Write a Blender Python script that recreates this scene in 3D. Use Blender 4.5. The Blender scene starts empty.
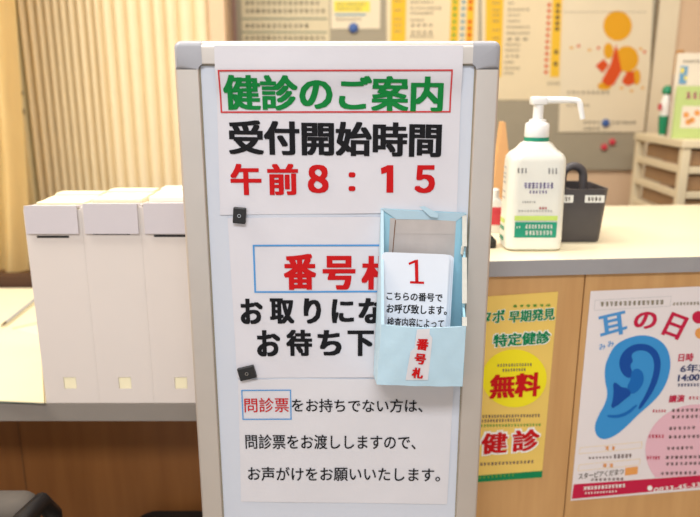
import bpy, bmesh, math, random
from mathutils import Vector
random.seed(7)
C = bpy.context.scene.collection
# ------------------------------------------------------------------ camera geometry
F, PIT, H = 663.0, math.radians(14), 1.26
CP, SP = math.cos(PIT), math.sin(PIT)
def ray(px, py):
    u = (px-350)/F; v = (258.5-py)/F
    return Vector((u, CP+v*SP, -SP+v*CP))
def P(px, py, Y):
    d = ray(px, py); t = Y/d.y
    return Vector((d.x*t, Y, H+d.z*t))
def PZ(px, py, z):
    d = ray(px, py); t = (z-H)/d.z
    return Vector((d.x*t, d.y*t, z))
def lin(c):
    return tuple(((x/255)/12.92 if x/255 <= .04045 else ((x/255+.055)/1.055)**2.4) for x in c)
# ------------------------------------------------------------------ materials
def mat(name, rgb, rough=.6, noise=0, nscale=30, stretch=None, bump=0, bscale=60, coat=0, sss=0, metal=0, rgb2=None, trans=0):
    m = bpy.data.materials.new(name); m.use_nodes = True
    nt = m.node_tree; b = nt.nodes['Principled BSDF']
    c = lin(rgb)
    b.inputs['Base Color'].default_value = (*c, 1)
    b.inputs['Roughness'].default_value = rough
    b.inputs['Metallic'].default_value = metal
    b.inputs['Coat Weight'].default_value = coat
    b.inputs['Coat Roughness'].default_value = .08
    if sss:
        b.inputs['Subsurface Weight'].default_value = sss
        b.inputs['Subsurface Radius'].default_value = (.02, .02, .02)
    if trans: b.inputs['Transmission Weight'].default_value = trans
    if noise or rgb2 or bump:
        tc = nt.nodes.new('ShaderNodeTexCoord'); mp = nt.nodes.new('ShaderNodeMapping')
        nt.links.new(tc.outputs['Object'], mp.inputs['Vector'])
        if stretch: mp.inputs['Scale'].default_value = stretch
        if noise or rgb2:
            n = nt.nodes.new('ShaderNodeTexNoise'); n.inputs['Scale'].default_value = nscale; n.inputs['Detail'].default_value = 4
            nt.links.new(mp.outputs['Vector'], n.inputs['Vector'])
            r = nt.nodes.new('ShaderNodeValToRGB')
            c2 = lin(rgb2) if rgb2 else tuple(max(0, x*(1-noise)) for x in c)
            r.color_ramp.elements[0].position = .3; r.color_ramp.elements[1].position = .7
            r.color_ramp.elements[0].color = (*c2, 1); r.color_ramp.elements[1].color = (*c, 1)
            nt.links.new(n.outputs['Fac'], r.inputs['Fac']); nt.links.new(r.outputs['Color'], b.inputs['Base Color'])
        if bump:
            n2 = nt.nodes.new('ShaderNodeTexNoise'); n2.inputs['Scale'].default_value = bscale; n2.inputs['Detail'].default_value = 3
            nt.links.new(mp.outputs['Vector'], n2.inputs['Vector'])
            bu = nt.nodes.new('ShaderNodeBump'); bu.inputs['Strength'].default_value = bump; bu.inputs['Distance'].default_value = .002
            nt.links.new(n2.outputs['Fac'], bu.inputs['Height']); nt.links.new(bu.outputs['Normal'], b.inputs['Normal'])
    return m
M = {}
M['paper'] = mat('white_paper', (219, 217, 222), .55, .03, 25)
M['laminate'] = mat('laminated_paper', (219, 217, 224), .42, .03, 20, coat=.35, bump=.25, bscale=28)
M['board'] = mat('board_white', (210, 215, 226), .3, .02, 8)
M['rail'] = mat('rail_silver', (212, 204, 196), .4, .04, 20, metal=.55)
M['cap'] = mat('cap_grey', (166, 167, 174), .45, .03, 60)
M['black'] = mat('ink_black', (22, 22, 26), .5)
M['green'] = mat('ink_green', (14, 128, 58), .5)
M['red'] = mat('ink_red', (196, 20, 24), .5)
M['thinred'] = mat('ink_thin_red', (202, 60, 62), .5)
M['blue'] = mat('ink_blue', (84, 152, 212), .5)
M['magnet'] = mat('magnet_black', (34, 34, 36), .45, .2, 120)
M['hole'] = mat('hole_dark', (12, 12, 13), .6)
M['bluewrap'] = mat('wrap_blue', (188, 218, 234), .6, .06, 30, bump=.5, bscale=35)
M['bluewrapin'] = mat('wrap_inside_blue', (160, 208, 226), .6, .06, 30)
M['cardboard'] = mat('grey_cardboard', (196, 188, 184), .8, .1, 45)
M['torn'] = mat('torn_card', (208, 208, 200), .8, .12, 120)
M['card'] = mat('card_white', (226, 234, 246), .3, .02, 30, coat=.2)
M['beech'] = mat('beech_wood', (210, 164, 108), .5, .0, 5, (9, 9, .7), rgb2=(198, 150, 95))
M['oak'] = mat('brown_wood', (148, 95, 48), .5, .0, 5, (8, 8, .7), rgb2=(134, 84, 40))
M['counter'] = mat('counter_cream', (246, 234, 202), .35, .03, 6)
M['edge'] = mat('edge_grey', (160, 158, 160), .5, .05, 30)
M['edgeshade'] = mat('edge_grey_shaded', (138, 130, 122), .5, .05, 30)  # darker copy of the grey edge; shade on the low desk painted in
M['seam'] = mat('seam_brown', (120, 78, 40), .7)
M['filebox'] = mat('filebox_white', (221, 211, 204), .75, .02, 12)
M['flap'] = mat('flap_white', (203, 196, 200), .7, .03, 20)
M['cream'] = mat('cream_paper', (246, 236, 200), .7, .03, 25)
M['creamwhite'] = mat('cream_white_paper', (246, 240, 222), .7, .03, 25)
M['yellowpaper'] = mat('pale_yellow_paper', (233, 222, 184), .7, .03, 15)
M['tealpaper'] = mat('teal_paper', (92, 138, 140), .6, .05, 20)
M['accordion'] = mat('accordion_beige', (236, 218, 180), .6, .03, 12)
M['jamb'] = mat('jamb_beige', (224, 212, 172), .5, .03, 10)
M['latch'] = mat('latch_metal', (150, 146, 130), .35, metal=.6)
M['drape'] = mat('drape_yellow', (255, 230, 168), .75, .06, 20, (3, 3, .4))
M['wall'] = mat('wall_beige', (222, 192, 158), .8, .03, 6)
M['darkbrown'] = mat('dark_brown', (74, 46, 26), .7, .2, 8)
M['pinboard'] = mat('pinboard_grey', (164, 154, 132), .7, .04, 20)
M['darktrim'] = mat('trim_olive', (120, 100, 70), .6)
M['softink'] = mat('ink_soft', (120, 100, 96), .6)
M['floor'] = mat('floor_vinyl', (150, 140, 126), .4, .12, 4)
M['ceil'] = mat('ceiling_white', (235, 232, 224), .9, .03, 20)
M['poster'] = mat('poster_cream', (234, 216, 178), .6, .03, 10)
M['poster2'] = mat('poster_ivory', (232, 218, 188), .6, .03, 10)
M['postertan'] = mat('poster_tan', (216, 202, 166), .6, .05, 10)
M['yellow'] = mat('ink_yellow', (236, 190, 60), .6)
M['lemon'] = mat('ink_lemon', (240, 220, 90), .6)
M['orange'] = mat('ink_orange', (232, 120, 40), .6)
M['amber'] = mat('ink_amber', (226, 164, 40), .6)
M['vermilion'] = mat('ink_vermilion', (214, 84, 38), .6)
M['leaf'] = mat('ink_leaf', (108, 164, 70), .6)
M['steel'] = mat('ink_steel_blue', (96, 150, 170), .6)
M['dot'] = mat('ink_dot_dark', (96, 82, 66), .6)
M['greyink'] = mat('ink_grey', (156, 146, 126), .6)
M['greenline'] = mat('ink_greygreen', (140, 146, 126), .6)
M['bluemag'] = mat('magnet_blue', (66, 98, 160), .35)
M['redmag'] = mat('magnet_red', (206, 62, 76), .3)
M['bottle'] = mat('bottle_milky', (236, 236, 226), .28, .01, 10, sss=.15)
M['pump'] = mat('pump_white', (246, 246, 244), .3)
M['tgreen'] = mat('label_teal_green', (22, 150, 118), .4)
M['lime'] = mat('label_lime', (200, 226, 110), .4)
M['label'] = mat('label_white', (240, 240, 234), .35)
M['violet'] = mat('ink_violet', (168, 162, 200), .5)
M['palegrey'] = mat('ink_pale_grey', (196, 196, 196), .5)
M['caddy'] = mat('caddy_charcoal', (74, 70, 72), .45, .06, 60)
M['drawerframe'] = mat('drawer_frame_cream', (232, 218, 184), .45, .03, 10)
M['drawer'] = mat('drawer_smoke_brown', (172, 136, 98), .35, .12, 14)
M['gluegreen'] = mat('cap_green', (24, 138, 96), .4)
M['stick'] = mat('stick_brown', (196, 142, 82), .6, .1, 30)
M['mauve'] = mat('case_mauve', (164, 130, 120), .6, .1, 30)
M['mag1'] = mat('cover_white', (236, 226, 206), .4, .03, 20)
M['mag2'] = mat('cover_green', (196, 216, 138), .4, .03, 20)
M['pink'] = mat('ink_pink', (216, 140, 150), .6)
M['skyp'] = mat('ink_sky', (110, 160, 196), .6)
M['yposter'] = mat('poster_yellow', (240, 204, 104), .5, .03, 12)
M['ycircle'] = mat('ink_bright_yellow', (244, 228, 40), .5)
M['pgreen'] = mat('ink_poster_green', (22, 132, 82), .5)
M['pwhite'] = mat('ink_white', (246, 244, 238), .5)
M['eposter'] = mat('poster_white', (236, 228, 228), .45, .02, 12)
M['ear'] = mat('ink_ear_blue', (62, 148, 212), .5)
M['eardark'] = mat('ink_ear_navy', (24, 78, 160), .5)
M['earmid'] = mat('ink_ear_mid', (28, 106, 184), .5)
M['crimson'] = mat('ink_crimson', (196, 34, 70), .5)
M['rosepink'] = mat('ink_rose', (232, 186, 198), .5)
M['navy'] = mat('ink_navy', (46, 56, 104), .5)
M['peach'] = mat('ink_peach', (232, 160, 90), .5)
M['chairgrey'] = mat('chair_grey_fabric', (86, 79, 72), .85, .08, 60)
M['plastic'] = mat('black_plastic', (26, 25, 26), .45, .1, 40)
M['binblack'] = mat('bin_black', (18, 18, 19), .55, .1, 30)
M['redpack'] = mat('pack_red', (220, 70, 84), .5)
M['orangecard'] = mat('card_orange', (228, 176, 120), .7, .05, 20)
M['chrome'] = mat('chrome', (190, 190, 192), .2, metal=1)
for _k, _m in M.items():
    if _m.name.startswith('ink_'):
        _b = _m.node_tree.nodes['Principled BSDF']; _b.inputs['Roughness'].default_value = .75; _b.inputs['Specular IOR Level'].default_value = .2
# ------------------------------------------------------------------ object helpers
ORG = {}
def link(name, bm, m, parent=None, org=None, smooth=False):
    if org is None:
        if parent is not None: org = ORG[parent.name]
        else:
            xs = [v.co for v in bm.verts]
            mn = Vector((min(v.x for v in xs), min(v.y for v in xs), min(v.z for v in xs)))
            mx = Vector((max(v.x for v in xs), max(v.y for v in xs), max(v.z for v in xs)))
            org = Vector(((mn.x+mx.x)/2, (mn.y+mx.y)/2, mn.z))
    bmesh.ops.translate(bm, verts=bm.verts, vec=-org)
    me = bpy.data.meshes.new(name); bm.to_mesh(me); bm.free()
    if smooth:
        for p in me.polygons: p.use_smooth = True
        try: me.set_sharp_from_angle(angle=math.radians(38))
        except Exception: pass
    me.materials.append(M[m] if isinstance(m, str) else m)
    o = bpy.data.objects.new(name, me); C.objects.link(o)
    ORG[o.name] = org
    if parent is not None: o.parent = parent
    else: o.location = org
    return o
def tag(o, label, cat, group=None):
    o['label'] = label; o['category'] = cat
    if group: o['group'] = group
    return o
def thing(name, loc, label, cat, group=None):
    o = bpy.data.objects.new(name, None); o.empty_display_size = .05
    C.objects.link(o); o.location = loc; ORG[o.name] = Vector(loc)
    return tag(o, label, cat, group)
def struct(o):
    o['kind'] = 'structure'; return o
def NB(): return bmesh.new()
def face(bm, pts): return bm.faces.new([bm.verts.new(p) for p in pts])
def box(bm, x0, x1, y0, y1, z0, z1, bev=0, seg=2, fn=None):
    r = bmesh.ops.create_cube(bm, size=1); vs = r['verts']
    for v in vs: v.co = Vector((x0+(v.co.x+.5)*(x1-x0), y0+(v.co.y+.5)*(y1-y0), z0+(v.co.z+.5)*(z1-z0)))
    if bev:
        es = list({e for v in vs for e in v.link_edges})
        rr = bmesh.ops.bevel(bm, geom=es, offset=bev, segments=seg, affect='EDGES', profile=.5)
        vs = list({v for f in rr['faces'] for v in f.verts} | {v for v in vs if v.is_valid})
    if fn:
        for v in vs:
            if v.is_valid: v.co = fn(v.co)
    return vs
def prism(bm, pts, vec):
    """extrude polygon pts along vec"""
    vec = Vector(vec); a = [bm.verts.new(Vector(p)) for p in pts]; b = [bm.verts.new(Vector(p)+vec) for p in pts]
    bm.faces.new(a); bm.faces.new(b[::-1]); n = len(pts)
    for i in range(n): bm.faces.new((a[i], b[i], b[(i+1) % n], a[(i+1) % n]))
def slab(bm, quad, th):
    """solid sheet from four corners, thickened along its normal away from the front (corners in order TL,TR,BR,BL seen from front)"""
    q = [Vector(p) for p in quad]; n = (q[2]-q[0]).cross(q[1]-q[0]).normalized()
    if n.y > 0: n = -n
    prism(bm, q, -n*th)
def lathe(bm, prof, cx, cy, n=28):
    rings = []
    for r, z in prof:
        rings.append([bm.verts.new((cx+r*math.cos(2*math.pi*i/n), cy+r*math.sin(2*math.pi*i/n), z)) for i in range(n)])
    for a, b in zip(rings, rings[1:]):
        for i in range(n): bm.faces.new((a[i], a[(i+1) % n], b[(i+1) % n], b[i]))
    bm.faces.new(rings[0][::-1]); bm.faces.new(rings[-1])
def tube(bm, path, r, n=12, cap=True):
    path = [Vector(p) for p in path]; rr = r if isinstance(r, (list, tuple)) else [r]*len(path); rings = []
    up = None
    for i, p in enumerate(path):
        t = (path[min(i+1, len(path)-1)]-path[max(i-1, 0)]).normalized()
        if up is None: up = Vector((0, 0, 1)) if abs(t.z) < .9 else Vector((0, 1, 0))
        a = t.cross(up).normalized(); b = a.cross(t).normalized(); up = b
        rings.append([bm.verts.new(p+(a*math.cos(2*math.pi*k/n)+b*math.sin(2*math.pi*k/n))*rr[i]) for k in range(n)])
    for a, b in zip(rings, rings[1:]):
        for i in range(n): bm.faces.new((a[i], a[(i+1) % n], b[(i+1) % n], b[i]))
    if cap: bm.faces.new(rings[0][::-1]); bm.faces.new(rings[-1])
def rrect(cx, cy, hx, hy, r, n=5):
    out = []
    for (sx, sy, a0) in ((1, 1, 0), (-1, 1, 90), (-1, -1, 180), (1, -1, 270)):
        for k in range(n+1):
            a = math.radians(a0+90*k/n)
            out.append((cx+sx*(hx-r)+r*math.cos(a), cy+sy*(hy-r)+r*math.sin(a)))
    return out
def loft(bm, levels, cx, cy):
    """levels: (z, hx, hy, r[, dx, dy])"""
    rings = []
    for L in levels:
        z, hx, hy, r = L[:4]
        rings.append([bm.verts.new((x, y, z)) for x, y in rrect(cx, cy, hx, hy, r)])
    n = len(rings[0])
    for a, b in zip(rings, rings[1:]):
        for i in range(n): bm.faces.new((a[i], a[(i+1) % n], b[(i+1) % n], b[i]))
    bm.faces.new(rings[0][::-1]); bm.faces.new(rings[-1])
# ------------------------------------------------------------------ lettering
TC = {}
def glyphs(body, bold):
    k = (body, bold)
    if k in TC: return TC[k]
    c = bpy.data.curves.new('lettering', 'FONT'); c.body = body; c.size = 1; c.resolution_u = 3
    o = bpy.data.objects.new('lettering', c); C.objects.link(o)
    dg = bpy.context.evaluated_depsgraph_get()
    me = bpy.data.meshes.new_from_object(o.evaluated_get(dg))
    V = [(v.co.x, v.co.y) for v in me.vertices]; Fc = [tuple(p.vertices) for p in me.polygons]
    bpy.data.objects.remove(o); bpy.data.curves.remove(c); bpy.data.meshes.remove(me)
    VV, FF = [], []
    offs = [(0, 0)] if not bold else [(bold*1.12*a, bold*.6*b) for a, b in ((-1, -1), (1, -1), (1, 1), (-1, 1), (0, -1), (1, 0), (0, 1), (-1, 0), (0, 0))]
    LY = []
    for k2, (dx, dy) in enumerate(offs):
        b = len(VV); VV += [(x+dx, y+dy) for x, y in V]; FF += [tuple(i+b for i in f) for f in Fc]; LY += [k2*2e-5]*len(V)
    xs = [v[0] for v in VV]; ys = [v[1] for v in VV]
    x0, x1, y0, y1 = min(xs), max(xs), min(ys), max(ys)
    R = ([((x-x0)/(x1-x0), (y-y0)/(y1-y0), l) for (x, y), l in zip(VV, LY)], FF)
    TC[k] = R; return R
class Plane:
    """a vertical surface: line through (ox,oy) turned by th; pixels of the photograph are dropped on it"""
    def __init__(s, ox, oy, th=0, off=None):
        s.o = Vector((ox, oy, 0)); s.u = Vector((math.cos(th), math.sin(th), 0)); s.n = Vector((math.sin(th), -math.cos(th), 0)); s.off = off
    def sz(s, px, py):
        d = ray(px, py); c = Vector((0, 0, H))
        t = (s.o-c).dot(s.n)/d.dot(s.n)
        p = c+d*t; return (p-s.o).dot(s.u), p.z
    def pt(s, a, z, d=0):
        if s.off: d += s.off(a, z)
        q = s.o+s.u*a+s.n*d; return Vector((q.x, q.y, z))
    def px(s, x, y, d=0): return s.pt(*s.sz(x, y), d)
    def sheet(s, bm, corners, d=.0008, th=.0005, nx=16, nz=16):
        q = [s.sz(*c) for c in corners]
        gr = [[], []]
        for L, dd in enumerate((d, d-th)):
            for j in range(nz+1):
                row = []
                for i in range(nx+1):
                    u, v = i/nx, j/nz
                    a = (q[0][0]*(1-u)+q[1][0]*u)*(1-v)+(q[3][0]*(1-u)+q[2][0]*u)*v
                    z = (q[0][1]*(1-u)+q[1][1]*u)*(1-v)+(q[3][1]*(1-u)+q[2][1]*u)*v
                    row.append(bm.verts.new(s.pt(a, z, dd)))
                gr[L].append(row)
        for j in range(nz):
            for i in range(nx):
                f, b = gr[0], gr[1]
                bm.faces.new((f[j][i], f[j+1][i], f[j+1][i+1], f[j][i+1]))
                bm.faces.new((b[j][i], b[j][i+1], b[j+1][i+1], b[j+1][i]))
        for j in range(nz):
            for i in (0, nx): bm.faces.new((gr[0][j][i], gr[0][j+1][i], gr[1][j+1][i], gr[1][j][i]))
        for i in range(nx):
            for j in (0, nz): bm.faces.new((gr[0][j][i], gr[0][j][i+1], gr[1][j][i+1], gr[1][j][i]))
    def rect(s, x0, y0, x1, y1):
        xm, ym = (x0+x1)/2, (y0+y1)/2
        return s.sz(x0, ym)[0], s.sz(x1, ym)[0], s.sz(xm, y0)[1], s.sz(xm, y1)[1]
    def text(s, bm, body, x0, y0, x1, y1, bold=0, dy=0, rot=0, d=.0016, grow=0):
        V, Fc = glyphs(body, bold)
        a0, a1, z0, z1 = s.rect(x0, y0, x1, y1)
        a0 -= grow; a1 += grow; z0 += grow; z1 -= grow
        ca, cz = (a0+a1)/2, (z0+z1)/2; cr, sr = math.cos(math.radians(rot)), math.sin(math.radians(rot))
        dz = (s.sz((x0+x1)/2, y0+dy)[1]-s.sz((x0+x1)/2, y0)[1])
        vs = []
        for (tx, ty, l) in V:
            a = a0+(a1-a0)*tx; z = z1+(z0-z1)*ty+dz*(tx-.5)
            da, dq = a-ca, z-cz
            vs.append(bm.verts.new(s.pt(ca+da*cr-dq*sr, cz+da*sr+dq*cr, d+l)))
        for f in Fc:
            try: bm.faces.new([vs[i] for i in f])
            except ValueError: pass
    def bar(s, bm, x0, y0, x1, y1, d=.0014, n=10, dy=0):
        a0, a1, z0, z1 = s.rect(x0, y0, x1, y1)
        k = s.sz((x0+x1)/2, y0+dy)[1]-s.sz((x0+x1)/2, y0)[1]
        m = max(1, n)
        T = [bm.verts.new(s.pt(a0+(a1-a0)*i/m, z0+k*(i/m-.5), d)) for i in range(m+1)]
        B = [bm.verts.new(s.pt(a0+(a1-a0)*i/m, z1+k*(i/m-.5), d)) for i in range(m+1)]
        for i in range(m): bm.faces.new((T[i], B[i], B[i+1], T[i+1]))
    def vbar(s, bm, xt, yt, xb, yb, w, d=.0014, n=10):
        q0, q1 = s.sz(xt, yt), s.sz(xb, yb)
        L = []
        for i in range(n+1):
            t = i/n; a = q0[0]*(1-t)+q1[0]*t; z = q0[1]*(1-t)+q1[1]*t
            L.append((bm.verts.new(s.pt(a-w/2, z, d)), bm.verts.new(s.pt(a+w/2, z, d))))
        for a, b in zip(L, L[1:]): bm.faces.new((a[0], b[0], b[1], a[1]))
    def frame(s, bm, x0, y0, x1, y1, w=.0012, d=.0014, dy=0):
        a0, a1, z0, z1 = s.rect(x0, y0, x1, y1)
        k = s.sz((x0+x1)/2, y0+dy)[1]-s.sz((x0+x1)/2, y0)[1]
        def line(p, q):
            n = 12; v = Vector((q[0]-p[0], q[1]-p[1])); nn = Vector((-v.y, v.x)).normalized()*w/2
            L = []
            for i in range(n+1):
                a = p[0]+v.x*i/n; z = p[1]+v.y*i/n
                L.append((bm.verts.new(s.pt(a+nn.x, z+nn.y, d)), bm.verts.new(s.pt(a-nn.x, z-nn.y, d))))
            for A, B in zip(L, L[1:]): bm.faces.new((A[0], A[1], B[1], B[0]))
        h = w/2
        line((a0-h, z0-k/2), (a1+h, z0+k/2)); line((a0-h, z1-k/2), (a1+h, z1+k/2))
        line((a0, z0-k/2), (a0, z1-k/2)); line((a1, z0+k/2), (a1, z1+k/2))
    def poly(s, bm, pts, d=.0014):
        face(bm, [s.px(x, y, d) for x, y in pts][::-1])
    def disc(s, bm, cx, cy, rx, ry=None, d=.0014, n=24):
        ry = ry or rx
        s.poly(bm, [(cx+rx*math.cos(2*math.pi*k/n), cy+ry*math.sin(2*math.pi*k/n)) for k in range(n)], d)
    def marks(s, bm, x0, y0, x1, y1, n, d=.0014, dy=0, gap=.25):
        """a row of unreadable small print: a few tiny strokes per character"""
        w = (x1-x0)/n
        for i in range(n):
            xa = x0+i*w; yo = dy*((i+.5)/n-.5); xb = xa+w*(1-gap)
            h = (y1-y0)
            for k in range(3):
                yy = y0+h*(.05+.33*k)+yo; s.bar(bm, xa+random.uniform(0, .25)*w, yy, xb-random.uniform(0, .2)*w, yy+h*.2, d, 1)
            s.bar(bm, xa+w*random.uniform(.2, .5), y0+yo, xa+w*random.uniform(.55, .7), y1+yo, d, 1)
def printed(pl, parent, name, m, fn):
    bm = NB(); fn(bm); return link_blocks(name, bm, m, parent)
def link_blocks(name, bm, m, parent):
    """each separate block of print becomes a part of its own"""
    bm.verts.ensure_lookup_table(); bm.verts.index_update()
    nv = len(bm.verts); isl = [-1]*nv; boxes = []
    for v in bm.verts:
        if isl[v.index] >= 0: continue
        k = len(boxes); st = [v]; isl[v.index] = k; lo = v.co.copy(); hi = v.co.copy()
        while st:
            w = st.pop()
            for i in range(3): lo[i] = min(lo[i], w.co[i]); hi[i] = max(hi[i], w.co[i])
            for e in w.link_edges:
                o = e.other_vert(w)
                if isl[o.index] < 0: isl[o.index] = k; st.append(o)
        boxes.append((lo, hi, max(hi-lo)))
    par = list(range(len(boxes)))
    def find(i):
        while par[i] != i: par[i] = par[par[i]]; i = par[i]
        return i
    for i in range(len(boxes)):
        for j in range(i+1, len(boxes)):
            g = math.sqrt(sum(max(0, boxes[i][0][q]-boxes[j][1][q], boxes[j][0][q]-boxes[i][1][q])**2 for q in range(3)))
            if g <= max(.019, .48*max(boxes[i][2], boxes[j][2])): par[find(i)] = find(j)
    roots = sorted({find(i) for i in range(len(boxes))})
    if len(roots) == 1: return link(name, bm, m, parent)
    first = None
    for r in roots:
        b2 = bmesh.new(); mp = {}
        for f in bm.faces:
            if find(isl[f.verts[0].index]) != r: continue
            for v in f.verts:
                if v.index not in mp: mp[v.index] = b2.verts.new(v.co)
            b2.faces.new([mp[v.index] for v in f.verts])
        o = link(name, b2, m, parent); first = first or o
    bm.free(); return first
# ================================================================== SETTING
YW = 2.42                                   # back wall
bm = NB(); box(bm, -2.6, 2.6, -2.4, 2.7, -.08, 0); struct(link('floor', bm, 'floor'))
bm = NB(); box(bm, -2.6, 2.6, -2.4, 2.7, 2.6, 2.68); struct(link('ceiling', bm, 'ceil'))
bm = NB(); box(bm, -2.6, 2.6, YW, YW+.1, 0, 2.6); struct(link('wall_back', bm, 'wall'))
bm = NB(); box(bm, -2.7, -2.6, -2.4, YW+.1, 0, 2.6); struct(link('wall_left', bm, 'wall'))
bm = NB(); box(bm, 2.6, 2.7, -2.4, YW+.1, 0, 2.6); struct(link('wall_right', bm, 'wall'))
# dark low wall behind the writing desk
ZL, YL = .75, 1.03                          # writing desk
back = PZ(10, 288, ZL).y
bm = NB(); box(bm, -2.2, -.30, back+.01, back+.05, 0, ZL+.03); struct(link('trim_1', bm, 'darkbrown'))
# ------------------------------------------------------------------ folding accordion partition
YA = 2.15
xa0 = P(22, 100, YA).x; xa1 = P(218, 100, YA).x
acc = thing('accordion_partition', ((xa0+xa1)/2, YA, 0), 'beige pleated folding partition drawn across the back, left of the notice board', 'partition')
edges = [26, 35, 44, 52, 60, 67.5, 75, 83, 92, 100, 108, 119, 131, 144, 157, 169, 182, 197, 213]
xs = [P(e, 110, YA).x for e in edges]
bm = NB(); prof = []
for i in range(len(xs)-1):
    w = xs[i+1]-xs[i]; amp = .035 if i < 10 else .024
    for k in range(10):
        t = k/10
        prof.append((xs[i]+w*t, YA+amp*(1-abs(math.sin(math.pi*t))**.7)))
prof.append((xs[-1], YA+.025))
lo = [bm.verts.new((x, y, .02)) for x, y in prof]; hi = [bm.verts.new((x, y, 2.58)) for x, y in prof]
lo2 = [bm.verts.new((x, y+.004, .02)) for x, y in prof]; hi2 = [bm.verts.new((x, y+.004, 2.58)) for x, y in prof]
for i in range(len(prof)-1):
    bm.faces.new((lo[i], lo[i+1], hi[i+1], hi[i])); bm.faces.new((lo2[i+1], lo2[i], hi2[i], hi2[i+1]))
    bm.faces.new((hi[i], hi[i+1], hi2[i+1], hi2[i])); bm.faces.new((lo[i+1], lo[i], lo2[i], lo2[i+1]))
link('pleated_panel', bm, 'accordion', acc, smooth=True)
bm = NB(); box(bm, P(11, 100, YA).x, xs[0]-.001, YA-.01, YA+.05, 0, 2.59, .004); jb = link('lead_post', bm, 'jamb', acc)
for yy, rr in ((93, .007), (111, .011)):
    p = P(21.5, yy, YA-.012); bm = NB(); tube(bm, [p, p-Vector((0, .014, 0))], rr, 14); link('latch_knob', bm, 'latch', jb, smooth=True)
bm = NB(); box(bm, xs[-1]+.001, P(227, 60, YA).x, YA-.006, YA+.05, 0, 2.59, .004); link('end_post', bm, 'wall', acc)
bm = NB(); box(bm, P(11, 100, YA).x, P(227, 60, YA).x, YA-.012, YA+.052, 2.59, 2.6); link('track', bm, 'latch', acc)
# ------------------------------------------------------------------ yellow drape at the far left
YD = 1.9
def drape_x(t, z): return t
bm = NB(); n = 120; rows = []
zt, zb = 2.55, P(5, 272, YD).z
for j in range(13):
    z = zb+(zt-zb)*j/12
    py = 258.5-F*math.tan(math.atan2(z-H, YD)+PIT)
    xr = P(min(25.5, 12+max(-30, py)*.066), py, YD).x
    xl = -1.62; row = []
    for i in range(n+1):
        t = i/n; x = xl+(xr-xl)*t
        y = YD+.035*math.sin(t*2*math.pi*8.2+.4*math.sin(z*3))+.012*math.sin(t*41+z*1.5)
        row.append(bm.verts.new((x, y, z)))
    rows.append(row)
for a, b in zip(rows, rows[1:]):
    for i in range(n): bm.faces.new((a[i], a[i+1], b[i+1], b[i]))
r = bmesh.ops.solidify(bm, geom=bm.faces[:], thickness=.003)
dr = thing('drape', (-1.4, YD, zb), 'yellow fabric drape hanging in soft folds at the far left edge', 'curtain')
link('fabric', bm, 'drape', dr, smooth=True)
bm = NB(); tube(bm, [(-1.7, YD, 2.57), (-.95, YD, 2.57)], .012); link('curtain_rod', bm, 'latch', dr, smooth=True)
# ------------------------------------------------------------------ writing desk (left, low)
xd0, xd1 = -1.55, -.06
dk = thing('writing_desk', ((xd0+xd1)/2, (YL+back)/2, 0), 'low wood-fronted desk with grey edged cream top at left, behind the sign', 'desk')
bm = NB(); box(bm, xd0, xd1, YL+.003, back, ZL-.024, ZL, .001); link('desktop', bm, 'counter', dk)
ze = P(100, 421, YL).z
bm = NB(); box(bm, xd0, xd1, YL, YL+.0028, ze, ZL-.0005); link('edge_strip', bm, 'edgeshade', dk)
bm = NB(); box(bm, xd0, xd1, YL+.012, YL+.04, ze, ZL-.0245); link('apron', bm, 'edge', dk)
YK = YL+.16
bm = NB(); box(bm, xd0, xd1, YK, YK+.02, 0, ZL-.025); mp = link('modesty_panel', bm, 'oak', dk)
bm = NB()
for q in (18.5,):
    x = P(q, 430, YK).x; box(bm, x-.0015, x+.0015, YK-.001, YK, 0, ZL-.025)
link('panel_seam', bm, 'seam', mp)
for x in (xd0, xd1-.02):
    bm = NB(); box(bm, x, x+.02, YK+.021, back, 0, ZL-.025); link('side_panel', bm, 'oak', dk)
# ------------------------------------------------------------------ reception counter (right, tall, turned 5 degrees)
TH = math.radians(5)
ZC = 1.0
q = PZ(490, 261.3, ZC)
FR = Plane(q.x, q.y, TH)                    # front edge line of the counter top
ct = thing('reception_counter', (.6, q.y+.3, 0), 'tall beech-fronted reception counter with a cream top, right of the sign', 'counter')
def ob(bm, a0, a1, d0, d1, z0, z1, bev=0):  # box in the counter's own frame; d runs backwards
    box(bm, a0, a1, d0, d1, z0, z1, bev, fn=lambda c: FR.o+FR.u*c.x-FR.n*c.y+Vector((0, 0, c.z)))
cd = .5
zg = FR.sz(600, 274.2)[1]
bm = NB(); ob(bm, -.24, 1.1, .003, cd, ZC-.022, ZC, .001); link('counter_top', bm, 'counter', ct)
bm = NB(); ob(bm, -.24, 1.1, 0, .0028, zg, ZC-.0005); link('edge_strip', bm, 'edge', ct)
bm = NB(); ob(bm, -.235, 1.09, .004, .03, zg, ZC-.0225); link('apron', bm, 'edge', ct)
DF = .008
FW = Plane(*(FR.o-FR.n*DF).xy, TH)          # wooden front
bounds = [-.235, FW.sz(584.5, 285)[0], FW.sz(800, 285)[0], 1.09]
for a, b in zip(bounds, bounds[1:]):
    bm = NB(); ob(bm, a+.001, b-.001, DF, DF+.02, .06, zg-.0005, .0008); link('front_panel', bm, 'beech', ct)
bm = NB(); ob(bm, -.235, 1.09, DF+.021, DF+.03, .0, zg-.001); link('backing_panel', bm, 'seam', ct)
for a in (-.235, 1.07):
    bm = NB(); ob(bm, a, a+.02, DF+.031, cd-.02, 0, ZC-.0225); link('side_panel', bm, 'beech', ct)
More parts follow.
